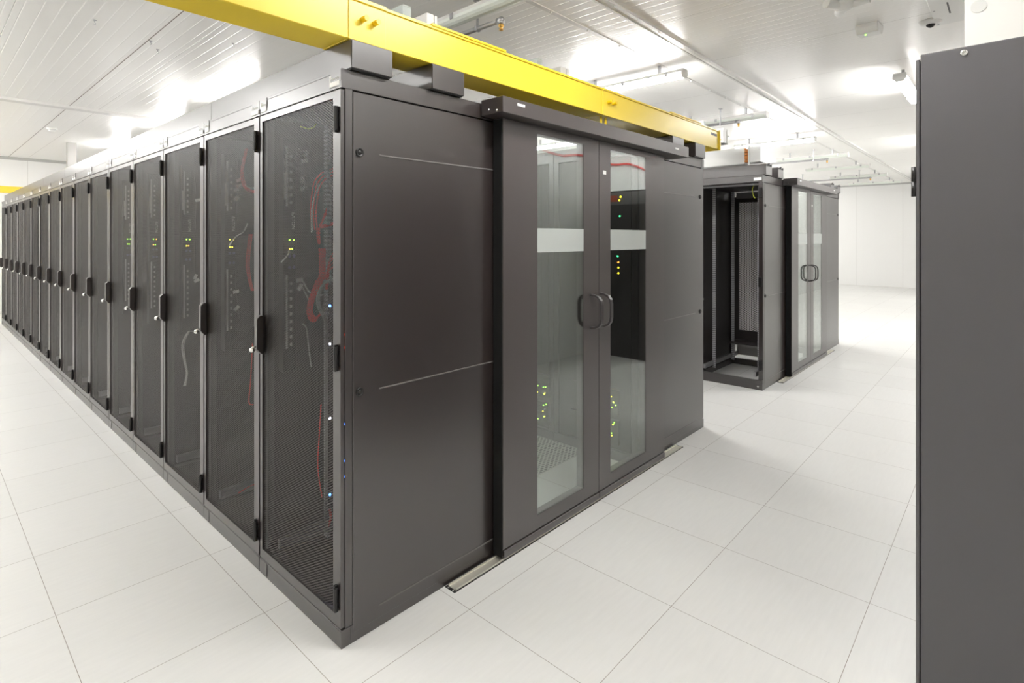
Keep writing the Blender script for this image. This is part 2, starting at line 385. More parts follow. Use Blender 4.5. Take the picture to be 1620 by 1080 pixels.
def make_cabinet(name, panel=None, door=True, divider=True):
    t = thing(name)
    f = MB()
    for y0, y1 in ((0.002, .045), (.656, .701)):
        f.box(.018, .05, y0, y1, .07, 2.12).box(DEP - .05, DEP, y0, y1, .07, 2.12)
    f.box(.002, DEP, .002, .70, 2.118, HT)
    f.build('frame', DARK, t, bevel=.0015)
    p = MB().box(.001, .04, .001, .701, 0, .068).box(DEP - .04, DEP, .001, .701, 0, .068).box(.04, DEP - .04, .001, .03, 0, .068).box(.04, DEP - .04, .672, .701, 0, .068)
    p.build('plinth', DARK, t, bevel=.0015)
    for y0, y1 in ((.0015, .075), (.627, .7005)): pieces(((-.0012, .003, y0, y1, .008, .066), (-.0012, .003, y0, y1, 2.145, 2.188)), 'corner_plate', DARK, t)
    MB().box(.0, .004, .077, .625, 2.1785, 2.182).build('header_seam', DARK, t)
    for y in (.10, .58):
        for x in (.28, .85): MB().box(x, x + .012, y, y + .035, .09, 2.1).box(x, x + .04, y + (.033 if y > .3 else 0), y + (.035 if y > .3 else .002), .09, 2.1).build('mounting_rail', SLOT, t)
    pieces(((.05, DEP - .05, .60, .625, .12, .165), (.05, DEP - .05, .08, .105, .12, .165)), 'base_rail', GALV, t)
    if door:
        make_door(t)
        MB().box(.46, .463, .10, .62, .1, 2.1).build('dark_baffle', INNER, t)  # added dark sheet, blocks the view and keeps the interior dark
        MB().box(.05, 1.05, .05, .65, .07, .074).build('base_plate', INNER, t)
        MB().box(DEP - .012, DEP, .05, .652, .08, 2.11).build('rear_door', INNER, t)  # solid in place of perforated, to keep the interior dark
        sticker(t, .010, .084, 2.128, 2.174); sticker(t, .632, .690, 2.128, 2.176)
    if divider: MB().box(.055, 1.045, .690, .694, .08, 2.11).build('divider', INNER, t)
    if panel:
        lo = panel == 'low'; Y = 0.0 if lo else .703; s = 1 if lo else -1
        m = MB().box(.051, DEP, min(Y, Y + s * .018), max(Y, Y + s * .018), .036, 2.112)
        sp = m.build('side_panel', DARK, t, bevel=.002)
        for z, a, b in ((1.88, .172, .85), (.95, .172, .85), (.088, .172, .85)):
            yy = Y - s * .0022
            B(a, b, min(Y, yy), max(Y, yy), z - .0028, z + .0028).build('pressed_rib', mat('rib_glint', (.16, .15, .145), .28), sp)  # paler than the sheet: the light its edge catches is in the colour
        for z in (1.88, .955):
            MB().lathe((.080, Y, z), (0, -s, 0), [(0, .018), (.004, .018), (.006, .014), (.003, .012), (.002, .008), (.006, .006), (.006, .001)], 20).build('lock', BLACK, sp, smooth=True)
        MB().box(0, .046, min(Y, Y + s * .02), max(Y, Y + s * .02), 2.118, HT).build('corner_cap', DARK, sp)
    return t

# first block, left row: sixteen cabinets, doors towards the left aisle
ords = ['', 'second', 'third', 'fourth', 'fifth', 'sixth', 'seventh', 'eighth', 'ninth', 'tenth', 'eleventh', 'twelfth', 'thirteenth', 'fourteenth', 'fifteenth', 'last and most distant']
a0 = make_cabinet('server_cabinet', 'low')
tag(a0, 'dark mesh-door server cabinet at the near corner of the long row, with solid side panel', 'server cabinet', 'server cabinets of the long left row')
std = make_cabinet('server_cabinet'); index_kids()
GA = 'server cabinets of the long left row'
row = [a0]
for i in range(1, 16):
    lab = 'dark mesh-door server cabinet, %s from the near corner of the long left row' % ords[i] if i < 15 else 'dark mesh-door server cabinet at the far left end of the long row'
    if i == 1: o = std; o.location = (0, PITCH, 0); o['label'] = lab
    else: o = copy_tree(std, (0, PITCH * i, 0), 0, lab)
    o['category'] = 'server cabinet'; o['group'] = GA; row.append(o)
# first block, right row (turned round, doors away from the camera)
XB = 3.37
b0 = make_cabinet('server_cabinet', 'high'); index_kids()
tag(b0, 'dark server cabinet with blank side panel, right of the big glazed sliding doors', 'server cabinet', 'server cabinets behind the glazed doors')
b0.location = (XB, .703, 0); b0.rotation_euler = (0, 0, PI)
for i in range(1, 5):
    o = copy_tree(std, (XB, PITCH * (i + 1), 0), PI, 'dark server cabinet seen through the big glass doors, %s from them in the right row' % (ords[i] if i < 15 else ''))
    o['category'] = 'server cabinet'; o['group'] = 'server cabinets behind the glazed doors'
# second block
XC = 4.84; XD = 8.25
c0 = make_cabinet('open_rack_cabinet', 'low', door=False)
tag(c0, 'empty open-fronted rack cabinet without door at the corner of the far block', 'server cabinet', 'cabinets of the far block')
r = MB().box(DEP - .03, DEP - .012, .06, .15, .3, 2.05).box(DEP - .03, DEP - .012, .60, .65, .3, 2.05).box(DEP - .03, DEP - .012, .15, .60, .3, .42).box(DEP - .03, DEP - .012, .15, .60, 1.98, 2.05)
rd = r.build('rear_door', INNER, c0)
MB().box(DEP - .022, DEP - .020, .15, .60, .42, 1.98).build('perforated_panel', MESHB, rd)
MB().box(DEP - .04, DEP - .034, .1, .62, .12, .27).build('cable_entry_plate', LGREY, c0)
MB().box(.75, 1.0, .1, .62, .30, .31).build('shelf', INNER, c0)
MB().box(DEP - .06, DEP - .045, .10, .62, 2.03, 2.10).build('cross_bar', GALV, c0)
pieces(((.05, .07, .03, .67, 2.09, 2.118), (.0, .018, .0, .70, .068, .10)), 'front_bar', DARK, c0)
for z in (.2, 1.05, 1.96): MB().box(-.006, .018, .012, .04, z, z + .1).build('hinge', BLACK, c0)
MB().lathe((-.001, .045, .035), (-1, 0, 0), [(0, .01), (.003, .008)], 10).build('levelling_bolt', CHROME, c0)
B(-.002, .001, .01, .085, 2.135, 2.165).build('name_plate', WPL, c0)
c0.location = (XC, 0, 0)
index_kids()
o = copy_tree(std, (XC, PITCH, 0), 0, 'dark server cabinet just behind the open-fronted one in the far block'); o['category'] = 'server cabinet'; o['group'] = 'cabinets of the far block'
o = copy_tree(std, (XC, PITCH * 2, 0), 0, 'dark server cabinet two places behind the open-fronted one in the far block'); o['category'] = 'server cabinet'; o['group'] = 'cabinets of the far block'
o = copy_tree(b0, (XD, .703, 0), PI, 'dark cabinet with blank side panel at the right end of the far block'); o['group'] = 'cabinets of the far block'
o = copy_tree(std, (XD, PITCH * 2, 0), PI, 'dark server cabinet behind the glazed doors of the far block'); o['category'] = 'server cabinet'; o['group'] = 'cabinets of the far block'

# ---------------------------------------------------------------- cable trunks on the cabinet roofs
def trunk(x0, y1, label, W=.19, ends=False):
    t = thing('cable_duct', (x0, 0, HT), 0, label, 'cable duct', 'steel cable trunks on the cabinet roofs')
    m = MB(); n = max(1, int(round((y1 + .02) / PITCH / 2)))
    L_ = (y1 + .02) / n
    for i in range(n): m.box(0, W, -.02 + i * L_ + (.001 if i else 0), -.02 + (i + 1) * L_ - .001, .004, .112)
    m.build('trunk_body', DARK, t, bevel=.0015)
    MB().box(.004, W - .004, -.012, y1 - .01, 0, .004).build('foot_strip', BLACK, t)
    MB().box(.002, W - .002, -.0235, -.02, .006, .108).build('end_plate', DARK, t)
    if ends:
        for k in range(5): B(.02 + k * .032, .036 + k * .032, -.03, -.022, .095, .108 + .008 * (k % 3)).build('cable_stub', BLACK, t)
    return t
trunk(.03, 16 * PITCH - .05, 'long dark steel trunk on the left row, flush with its cabinet doors')
trunk(.43, 16 * PITCH - .05, 'dark steel trunk on the left row, one step in from its door side')
trunk(XB - .62, 5 * PITCH, 'dark steel trunk on the right row, inner one by the glazed door header')
trunk(XB - .22, 5 * PITCH, 'dark steel trunk at the right outer edge of the first block')
trunk(XC + .03, 3 * PITCH, 'dark steel trunk above the open rack cabinet', ends=True)
trunk(XC + .43, 3 * PITCH, 'dark steel trunk on the far block, behind the one above the open rack', ends=True)
trunk(XD - .62, 2 * PITCH, 'dark steel trunk on the far block by the inner end of its right cabinet', ends=True)
trunk(XD - .22, 2 * PITCH, 'dark steel trunk at the far right edge of the far block', ends=True)

# ---------------------------------------------------------------- glazed sliding doors
def aisle_door(x0, label, W=1.69):
    t = thing('glazed_aisle_closure', (x0, 0, 0), 0, label, 'sliding door', 'glazed aisle doors')
    h = MB().box(-.09, W + .22, -.142, -.001, 2.127, 2.202)
    hd = h.build('header', DOORM, t, bevel=.002)
    pieces(((.01, .065, -.1435, -.142, 2.172, 2.184), (W + .0, W + .055, -.1435, -.142, 2.163, 2.175)), 'sticker', WPL, hd)
    [MB().lathe((-.09, yy, zz), (-1, 0, 0), [(0, .006), (.003, .004)], 8).build('screw', CHROME, hd) for yy, zz in ((-.05, 2.15), (-.10, 2.14))]
    half = W / 2
    def leaf(a, ml, mr, hx, mirror):
        g0, g1 = a + ml, a + half - mr; Z0, Z1 = .055, 2.125; za, zb = .125, 2.085
        m = MB().box(a + .002, g0, -.062, -.014, Z0, Z1).box(g1, a + half - .003, -.062, -.014, Z0, Z1).box(g0, g1, -.062, -.014, Z0, za).box(g0, g1, -.062, -.014, zb, Z1)
        if not mirror: m.box(a - .004, a + .0015, -.064, -.012, Z0, Z1)
        d = m.build('door_leaf', DOORM, t)
        B(g0 - .004, g1 + .004, -.0600, -.0560, za - .004, zb + .004).build('glass_pane', GLASS, d)
        B(g0, g1, -.0612, -.0602, 1.475, 1.60).build('frosted_strip', FROST, d)
        B(a + .002, a + half - .003, -.068, -.012, .012, .05).build('kick_rail', DOORM, d, bevel=.003)
        hm = MB(); hy = -.062
        z0 = 1.03
        pts = [(hx, hy, 1.030), (hx, hy - .030, 1.032), (hx, hy - .055, 1.042), (hx, hy - .070, 1.062), (hx, hy - .074, 1.085), (hx, hy - .074, 1.125), (hx, hy - .074, 1.165), (hx, hy - .070, 1.188), (hx, hy - .055, 1.208), (hx, hy - .030, 1.218), (hx, hy, 1.220)]
        # flat-bar D handle
        q = []
        for k in range(len(pts)):
            p0 = Vector(pts[max(k - 1, 0)]); p1 = Vector(pts[min(k + 1, len(pts) - 1)]); tn = (p1 - p0).normalized(); nn = Vector((0, -tn.z, tn.y)); p = Vector(pts[k])
            q.append([p + nn * .006 + Vector((.0, 0, 0)) + Vector((-.012, 0, 0)), p + nn * .006 + Vector((.012, 0, 0)), p - nn * .006 + Vector((.012, 0, 0)), p - nn * .006 + Vector((-.012, 0, 0))])
        v = [x for s_ in q for x in s_]; f = []
        for k in range(len(q) - 1):
            for j in range(4): f.append((k * 4 + j, k * 4 + (j + 1) % 4, k * 4 + 4 + (j + 1) % 4, k * 4 + 4 + j))
        f += [(0, 1, 2, 3), tuple((len(q) - 1) * 4 + j for j in range(4))]
        hm.add(v, f).build('handle', mat('dark_handle', (.05, .045, .045), .3), d, bevel=.001)
        if mirror: B(a + .045, a + .078, -.0632, -.062, 1.93, 1.952).build('sticker', WPL, d)
        return d
    leaf(0, .262, .160, half - .088, False)
    leaf(half, .128, .270, half + .016, True)
    B(half - .003, half + .001, -.055, -.02, .02, 2.12).build('seal_shade_strip', SEALSHADE, t)
    B(-.010, -.0045, -.060, -.006, .02, 2.12).build('seal_shade_strip', SEALSHADE, t)  # painted shade: black strip for the unlit side of the leaf
    for z in (.35, .75, 1.15, 1.55, 1.95): pass
    return t
aisle_door(.842, 'pair of tall grey sliding doors with glass windows closing the first block')
aisle_door(5.62, 'pair of grey glazed sliding doors on the far rack block', 1.60)
def floor_rail(x0, x1, label):
    t = thing('door_floor_rail', (x0, 0, 0), 0, label, 'door rail', 'sliding door rails on the floor')
    L_ = x1 - x0
    B(0, L_, -.066, -.004, 0, .003).build('base_strip', BLACK, t)
    m = MB().box(.012, L_ - .012, -.062, -.056, .003, .011).box(.012, L_ - .012, -.018, -.012, .003, .011).box(.012, L_ - .012, -.056, -.018, .003, .005)
    m.build('channel', RAILM, t)
    for k in (.006, L_ - .006):
        for yy in (-.02, -.05): MB().lathe((k, yy, .003), (0, 0, 1), [(0, .005), (.003, .004)], 8).build('screw', CHROME, t)
floor_rail(.52, 2.83, 'shiny metal floor rail under the near sliding doors')
floor_rail(5.30, 7.66, 'shiny metal floor rail under the sliding doors of the far block')

# perforated floor tiles inside the aisle
G = 'perforated floor tiles inside the cold aisle'
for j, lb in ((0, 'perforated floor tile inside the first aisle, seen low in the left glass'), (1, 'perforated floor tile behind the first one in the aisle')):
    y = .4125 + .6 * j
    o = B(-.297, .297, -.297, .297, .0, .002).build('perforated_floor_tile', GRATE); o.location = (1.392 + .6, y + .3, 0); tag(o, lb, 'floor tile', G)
    o2 = B(-.295, .295, -.295, .295, .0005, .001).build('void_sheet', SEALSHADE, o)  # black sheet paints the dark void below the holes

# ---------------------------------------------------------------- yellow fibre duct
yd = thing('yellow_cable_duct', (0, 0, 2.31), 0, 'long bright yellow cable duct lying across the tops of the first rack block', 'cable duct')
def duct(x0, x1, name, e=0.0):
    m = MB().box(x0, x1, .0 - e, .005, .0 - e * .5, .155).box(x0, x1, .177, .182 + e, .0 - e * .5, .155).box(x0, x1, .005, .177, .0 - e * .5, .005)
    m.box(x0, x1, -.007 - e, .010, .150, .162 + e).box(x0, x1, .172, .189 + e, .150, .162 + e)
    return m.build(name, YEL, yd, bevel=.0015)
segs = [(-2.9, .03), (.20, 1.825), (2.0, 3.685)]
for a, b in segs: duct(a, b, 'duct_section')
for k, (a, b) in enumerate([(.03, .20), (1.825, 2.0)]):
    cpl = duct(a, b, 'coupler', .0035)
    for xx in (a + .06, a + .115):
        MB().cyl((xx, -.003, .085), (xx, -.035, .085), .011, 10).build('knob', YELB, cpl)
        if k: MB().cyl((xx - .03, .03, -.003), (xx - .03, .03, -.045), .008, 8).build('knob', YELB, cpl)
for a, b in ((.44, .92), (2.75, 3.30)): MB().box(a, b, -.012, .014, .160, .170).build('lid_clip', YELB, yd)
MB().box(3.680, 3.70, -.012, .19, -.006, .165).build('end_cap', YEL, yd)
MB().lathe((3.70, -.0, .09), (1, 0, 0), [(0, .012), (.02, .010)], 8).build('knob', YELB, yd)
o = B(3.52, 3.64, -.0012, 0, .105, .125).build('name_plate', PRINT, yd)
MB().cyl((3.45, .09, -.001), (3.45, .09, -.1), .006, 8).build('support_rod', YELB, yd)
MB().box(.243, .255, .06, .12, -.105, 0).build('support_bracket', YELB, yd)
y2 = thing('yellow_cable_duct', (0, 11.25, 2.36), 0, 'short stretch of yellow cable duct crossing the far end of the left aisle', 'cable duct')
MB().box(-3.0, .3, 0, .005, 0, .11).box(-3.0, .3, .177, .182, 0, .11).box(-3.0, .3, .005, .177, 0, .005).build('duct_section', YEL, y2)
MB().box(-3.0, .3, -.006, .01, .106, .118).build('lip', YEL, y2)

# ---------------------------------------------------------------- busbar boxes above the blocks
ZINC = mat('pale_zinc', (.62, .68, .66), .3, .25)
def bus_box(x, y, z, label, scale=1.0, w_=.07, post=True):
    t = thing('busbar_box', (x, y, z), 0, label, 'electrical box', 'white busbar boxes above the racks')
    B(0, w_ * .72, 0, .20, 0, .155).build('cover', WHT, t, bevel=.003)
    B(w_ * .76, w_, -.006, .21, -.01, .15).build('end_plate', WHT, t, bevel=.002)
    MB().lathe((w_ * .88, -.006, .08), (0, -1, 0), [(0, .006), (.008, .005)], 8).build('screw', GALV, t)
    MB().box(.0, .06, .215, .225, -.05, .255).box(.0, .004, .225, .32, -.05, .255).box(.052, .056, .225, .32, -.05, .255).build('strut', ZINC, t)
    B(0, .056, .212, .325, .255, .262).build('strut_cap', ZINC, t)
    d = B(0, .05, .335, .46, .04, .222).build('tap_off_unit', LGREY, t, bevel=.004)
    B(-.002, 0, .36, .39, .155, .185).build('warning_sticker', YEL, d)
    MB().box(.01, .05, .20, 1.9, .02, .06).build('rail', GALV, t)
    MB().box(.0, .06, 1.84, 1.88, HT - z + (.0 if post else .3), .02).build('support_post', GALV, t)
    if not post: MB().box(-.95, .6, 1.84, 1.88, HT - z + .26, HT - z + .3).box(-.95, -.91, 1.84, 1.88, HT - z, HT - z + .26).box(.56, .6, 1.84, 1.88, HT - z, HT - z + .26).build('cross_support', GALV, t)
    return t
bus_box(.84, .50, 2.635, 'white metal box behind the yellow duct above the near corner cabinets')
bus_box(2.03, .46, 2.60, 'small white-grey box peeping over the middle of the yellow duct', w_=.085, post=False)
bus_box(4.92, .42, 2.575, 'bright white box beyond the end of the yellow duct', w_=.13)
t = thing('busbar', (5.5, .225, 2.40), 0, 'long white busbar trunk with orange connectors above the far block', 'busbar')
B(0, .18, 0, .115, .01, .19).build('end_box', WHT, t, bevel=.003)
B(0.02, .16, .175, 2.6, .0, .19).build('trunk_body', WHT, t, bevel=.003)
MB().box(.0, .18, .115, .135, -.06, .21).build('strut', WHT, t)
for k in range(6): B(.0, .14, .139, .172, .02 + k * .027, .04 + k * .027).build('connector', ORA, t)
MB().box(.02, .16, .11, 2.6, -.055, -.035).build('lower_rail', GALV, t)
for yy in (.45, 2.0): B(.07, .11, yy, yy + .04, HT - 2.40, -.055).build('support_post', GALV, t)
for j, (px, py, lb) in enumerate([(.46, 1.85, 'small grey cable terminal on the trunk above the second and third cabinets'), (.46, 2.55, 'small grey cable terminal on the trunk above the fourth cabinet'), (.46, 3.5, 'small grey cable terminal on the trunk above the fifth cabinet'), (.46, 4.7, 'small grey cable terminal on the trunk above the seventh cabinet')]):
    t = thing('cable_terminal', (px, py, HT + .112), 0, lb, 'cable terminal', 'terminals on the roof trunks')
    MB().prism([(0, 0), (.30, 0), (.30, .12), (.24, .14), (.12, .19), (0, .10)], 'x', 0, .08).build('housing', LGREY, t, bevel=.004)
    B(-.004, 0, .08, .12, .12, .16).build('warning_sticker', YEL, t)
    MB().cyl((.04, .30, .07), (.04, .36, .07), .02, 10).build('cable_gland', BLACK, t)

# ---------------------------------------------------------------- gas pipes with nozzles
def pipe(x, label):
    t = thing('gas_pipe', (x, .72, 3.05), 0, label, 'pipe', 'gas extinguishing pipes under the ceiling')
    MB().cyl((0, .02, 0), (0, 1.75, 0), .018, 12).build('pipe', GALV, t, smooth=True)
    MB().lathe((0, .035, 0), (0, -1, 0), [(0, .02), (.035, .022), (.055, .016), (.06, .006)], 12).lathe((0, 0, .018), (0, 0, -1), [(0, .018), (.03, .02), (.045, .02)], 12).build('elbow', GALV, t, smooth=True)
    MB().lathe((0, 0, -.027), (0, 0, -1), [(0, .013), (.008, .019), (.02, .019), (.022, .012), (.035, .012), (.037, .017), (.045, .013)], 12).build('nozzle', BRASS, t, smooth=True)
    for y in (.22, 1.5): MB().box(-.02, .02, y, y + .02, -.018, .018).box(-.006, .006, y + .004, y + .016, .018, CEIL - 3.05).box(-.03, .03, y - .01, y + .03, CEIL - 3.055, CEIL - 3.05).build('pipe_clamp', GALV, t)
pipe(1.69, 'galvanised gas pipe with brass nozzle, nearest one, above the white box')
pipe(6.25, 'galvanised gas pipe with brass nozzle between the two glowing lamps')
pipe(10.95, 'galvanised gas pipe with brass nozzle beyond the far glowing lamp')
pipe(15.4, 'galvanised gas pipe with brass nozzle nearest the far wall')

# ---------------------------------------------------------------- ceiling devices
t = thing('warning_beacon', (3.50, -.96, CEIL), 0, 'white three-lobed device on the ceiling at the top right edge', 'ceiling device')
m = MB().lathe((0, 0, 0), (0, 0, -1), [(0, .07), (.03, .085), (.06, .06), (.075, .02)], 20)
for a in (.4, .4 + 2 * PI / 3, .4 + 4 * PI / 3):
    m.tube([(0, 0, -.03), (.07 * math.cos(a), .07 * math.sin(a), -.035), (.15 * math.cos(a), .15 * math.sin(a), -.03)], .035, 10)
m.build('housing', WHT, t, smooth=True)
MB().lathe((0, 0, 0), (0, 0, -1), [(0, .10), (.008, .10)], 20).build('base', WHT, t)
t = thing('motion_detector', (4.18, -1.0, CEIL), -.1, 'square white detector box with a green light on the ceiling', 'detector')
MB().prism([(-.075, 0), (.075, 0), (.075, -.03), (.055, -.075), (-.055, -.075), (-.075, -.03)], 'y', -.075, .075).build('housing', WHT, t, bevel=.004)
MB().lathe((-.02, .02, -.075), (0, 0, -1), [(0, .006), (.003, .004)], 8).build('indicator_light', LEDG, t)
t = thing('dome_camera', (4.40, -1.365, CEIL), 0, 'small white dome camera on the ceiling beside the grey cabinet', 'camera')
MB().lathe((0, 0, 0), (0, 0, -1), [(0, .075), (.018, .07), (.03, .045)], 20).build('base', WHT, t, smooth=True)
MB().lathe((0, 0, -.028), (0, 0, -1), [(0, .03), (.012, .027), (.022, .016), (.027, .004)], 16).build('lens_dome', BLACK, t, smooth=True)
t = thing('ceiling_hatch', (4.15, -1.475, CEIL), 0, 'white rectangular ceiling plate with a slot, at top right', 'hatch')
m = MB().box(-.38, .38, -.15, .09, -.012, 0); m.build('cover', WHT, t, bevel=.002)
MB().box(-.14, .12, -.02, -.010, -.014, -.011).build('slot', BLACK, t)
for x in (-.35, 0.0, .35):
    for y in (-.13, .07): MB().lathe((x, y, -.012), (0, 0, -1), [(0, .008), (.004, .005)], 8).build('screw', GALV, t)
t = thing('smoke_detector', (.39, 8.95, CEIL), 0, 'round white smoke detector on the ceiling at left', 'detector')
MB().lathe((0, 0, 0), (0, 0, -1), [(0, .07), (.02, .07), (.025, .05), (.05, .045), (.06, .02)], 20).build('housing', WHT, t, smooth=True)
MB().lathe((0, 0, -.02), (0, 0, -1), [(0, .052), (.008, .052)], 20).build('air_slot', PRINT, t)
for x, y, lb in ((-.13, 3.35, 'small steel ceiling hook, upper left above the aisle'), (.31, 3.55, 'small steel ceiling hook just right of the dark ceiling joint'), (.42, 3.75, 'small steel ceiling hook, lower of the pair by the joint'), (.83, 3.1, 'small steel ceiling hook left of the yellow duct')):
    t = thing('ceiling_hook', (x, y, CEIL), 0, lb, 'hook', 'hooks in the ceiling panels')
    MB().lathe((0, 0, 0), (0, 0, -1), [(0, .014), (.004, .014), (.006, .004), (.02, .004)], 10).build('base', GALV, t)
    MB().tube([(0, 0, -.018), (.008, 0, -.028), (0, 0, -.036), (-.008, 0, -.028)], .0025, 6, 3).build('eye', GALV, t)

# ---------------------------------------------------------------- the grey cabinet at right and the distribution cabinet opposite
t = thing('grey_cabinet', (1.22, -1.603, 0), -math.radians(0), 'tall plain grey cabinet end filling the right edge of the picture', 'cabinet')
B(0, 1.2, -.82, 0, .0, 2.165).build('body', SLAB, t, bevel=.003)
for k in range(2):
    d = B(.002 + k * .6, .598 + k * .6, .002, .013, .03, 2.15).build('door', SLAB, t, bevel=.002)
    for z in (1.69,): 
        MB().cyl((.006 + k * 1.188, 0.019, z), (.006 + k * 1.188, 0.019, z + .048), .007, 10).cyl((.006 + k * 1.188, 0.019, z + .051), (.006 + k * 1.188, 0.019, z + .10), .007, 10).box(.004 + k * 1.186, .010 + k * 1.186, .010, .02, z, z + .10).build('hinge', BLACK, d, smooth=True)
    B(.5 + k * .12, .53 + k * .12, .013, .04, 1.0, 1.15).build('handle', BLACK, d, bevel=.003)
MB().lathe((0, -.11, 2.145), (-1, 0, 0), [(0, .010), (.003, .010), (.005, .006), (.003, .004)], 14).build('screw', CHROME, t, smooth=True)
t = thing('air_duct', (1.95, -1.68, 2.168), 0, 'white boxed duct standing on the grey cabinet up to the ceiling', 'duct')
B(0, .4, -.70, 0, 0, CEIL - 2.168).build('duct_body', mat('duct_paint', (.60, .59, .56), .4), t)
OV = mat('grey_oval_mark', (.50, .50, .48), .6)
for y, z in ((-.047, .468), (-.045, .345)):
    MB().lathe((0, y, z), (-1, 0, 0), [(0, .026), (.003, .026)], 24).build('oval_mark', OV, t)  # flat grey disc on the duct face
MB().tube([(1.5, -1.80, 2.165), (1.5, -1.85, 2.20), (1.5, -1.95, 2.22), (1.5, -2.1, 2.2), (1.5, -2.2, 2.175)], .006, 8).build('grey_cable', mat('blue_grey_cable', (.45, .5, .6), .4))
tag(COL.objects['grey_cable'], 'blue-grey cable arching over the top of the tall grey cabinet', 'cable')
t = thing('distribution_cabinet', (5.25, -1.56, 0), 0, 'black cabinet with grey top panel mirrored in the glass doors', 'cabinet')
B(0, .8, -.88, 0, 0, 2.16).build('body', BLACK, t, bevel=.003)
tp = B(-.012, 0, -.86, -.02, 1.98, 2.14).build('top_panel', mat('grey_plate', (.18, .18, .185), .5), t)
B(-.02, -.012, -.62, -.45, 2.02, 2.10).build('warning_plate', REDP, tp)
for y, z, m_ in ((-.40, 2.08, LEDY), (-.42, 2.035, LEDY), (-.42, 1.83, LEDT), (-.58, 1.70, LEDG), (-.45, 1.31, LEDT), (-.44, 1.23, LEDO), (-.44, 1.16, LEDY), (-.44, 1.09, LEDY)):
    MB().lathe((-.012 if z > 1.98 else 0, y, z), (-1, 0, 0), [(0, .011), (.006, .009)], 10).build('indicator_light', m_, t)
# red cable and cords fixed to the wall opposite (seen mirrored in the glass)
for x0, x1, lb in ((3.6, 8.2, 'red sensing cable strung along the wall, mirrored in the door glass'),):
    pts = []
    n = 14
    for i in range(n + 1):
        x = x0 + (x1 - x0) * i / n
        pts.append((x, Y0 + .03, 2.62 + .03 * math.sin(i * 1.7)))
    o = MB().tube(pts, .016, 8).build('red_cable', RED, smooth=True); tag(o, lb, 'cable')

# ---------------------------------------------------------------- equipment inside the cabinets
def pdu(i, full=True):
    y = PITCH * i
    lab = ['black power strip with outlets and green display lights in the corner cabinet', 'black power strip with yellow display lights in the second cabinet', 'black power strip behind the mesh of the third cabinet', 'black power strip behind the mesh of the fourth cabinet', 'black power strip behind the mesh of the fifth cabinet'][i]
    t = thing('power_strip', (.085, y + .662, .92), 0, lab, 'power strip', 'power strips inside the cabinets')
    B(0, .065, -.022, .026, 0, 1.10).build('housing', BLACK, t, bevel=.002)
    for z0, z1 in ((.78, 1.06), (.11, .455)):
        o = B(.012, .020, -.0245, -.022, z0, z1).build('outlet_strip', SIL, t)
        k = z0 + .01
        while k < z1 - .02: B(.032, .042, -.0245, -.022, k, k + .014).build('outlet', LGREY, t); k += .036
    B(.004, .012, -.0242, -.022, .81, .935).build('rating_label', LGREY, t)
    l = letters('EATON', .024, LGREY, t); l.rotation_euler = (PI / 2, PI / 2, 0); l.location = (.048, -.0228, .71)
    cols = [(LEDG, LEDG, LEDO, LEDG), (LEDY, LEDY, LEDY, LEDY), (LEDG, LEDG, LEDY, LEDO), (LEDG, LEDO, LEDO, LEDG), (LEDG, LEDG, LEDG, LEDG)][i]
    for (dx, dz), m_ in zip(((.030, .62), (.050, .62), (.030, .578), (.042, .578)), cols):
        MB().lathe((dx, -.022, dz), (0, -1, 0), [(0, .0034), (.004, .0028)], 8).build('indicator_light', m_, t)
    for dz in (.545, .49): [MB().lathe((xx, -.022, dz), (0, -1, 0), [(0, .008), (.002, .007)], 10).build('fuse_cap', mat('violet_cap', (.12, .11, .25), .4), t) for xx in (.03, .052)]
for i in range(5): pdu(i)

def cable(pts, r, m, name, label, cat='cable', group=None, off=(0, 0, 0), tagpos=None):
    c = Vector(pts[0]) + Vector(off)
    loc = [tuple(Vector(p) + Vector(off) - c) for p in pts]
    o = MB().tube(loc, r, 6).build(name, m, smooth=True); o.location = c
    tag(o, label, cat, group)
    if tagpos:
        for p, a in tagpos:
            q = Vector(p) + Vector(off) - c
            g = MB().add([q + Vector((math.cos(a + s_) * .019 * k, e * .0008, math.sin(a + s_) * .019)) for e in (-1, 1) for s_, k in ((.5, 1), (PI - .5, 1), (PI + .5, 1), (-.5, 1))],
                         [(0, 1, 2, 3), (7, 6, 5, 4), (0, 4, 5, 1), (1, 5, 6, 2), (2, 6, 7, 3), (3, 7, 4, 0)])
            g.build('paper_tag', WPL, o)
    return o
GR = 'red patch cables in the corner cabinet'
arch = [(.36, .60, 1.90), (.318, .61, 1.89), (.269, .62, 1.866), (.234, .62, 1.826), (.222, .62, 1.782), (.212, .62, 1.695), (.219, .62, 1.60)]
for k in range(3): cable([(x + .008 * k, y - .012 * k, z - .012 * k) for x, y, z in arch], .0035, RED, 'red_patch_cable', 'thin red patch cable arching over at upper right inside the corner cabinet', group='red cables arching at the top of the corner cabinet')
for k in range(3): cable([(.318, .60 - .01 * k, 1.625 - .004 * k), (.285, .60 - .01 * k, 1.617 - .004 * k), (.252, .61 - .01 * k, 1.607 - .003 * k), (.262, .60, 1.63), (.285, .59, 1.68 + .01 * k)], .004, RED, 'red_patch_cable', 'bright red cable bent in a V halfway up the corner cabinet', group='red cables bent in a V in the corner cabinet')
for k in range(3): cable([(.240 + .006 * k, .61, 1.60), (.243 + .005 * k, .61, 1.55), (.250 + .003 * k, .61, 1.52)], .0045, RED, 'red_patch_cable', 'short hanging red cable just above the thick red bundle', group='short hanging red cables in the corner cabinet')
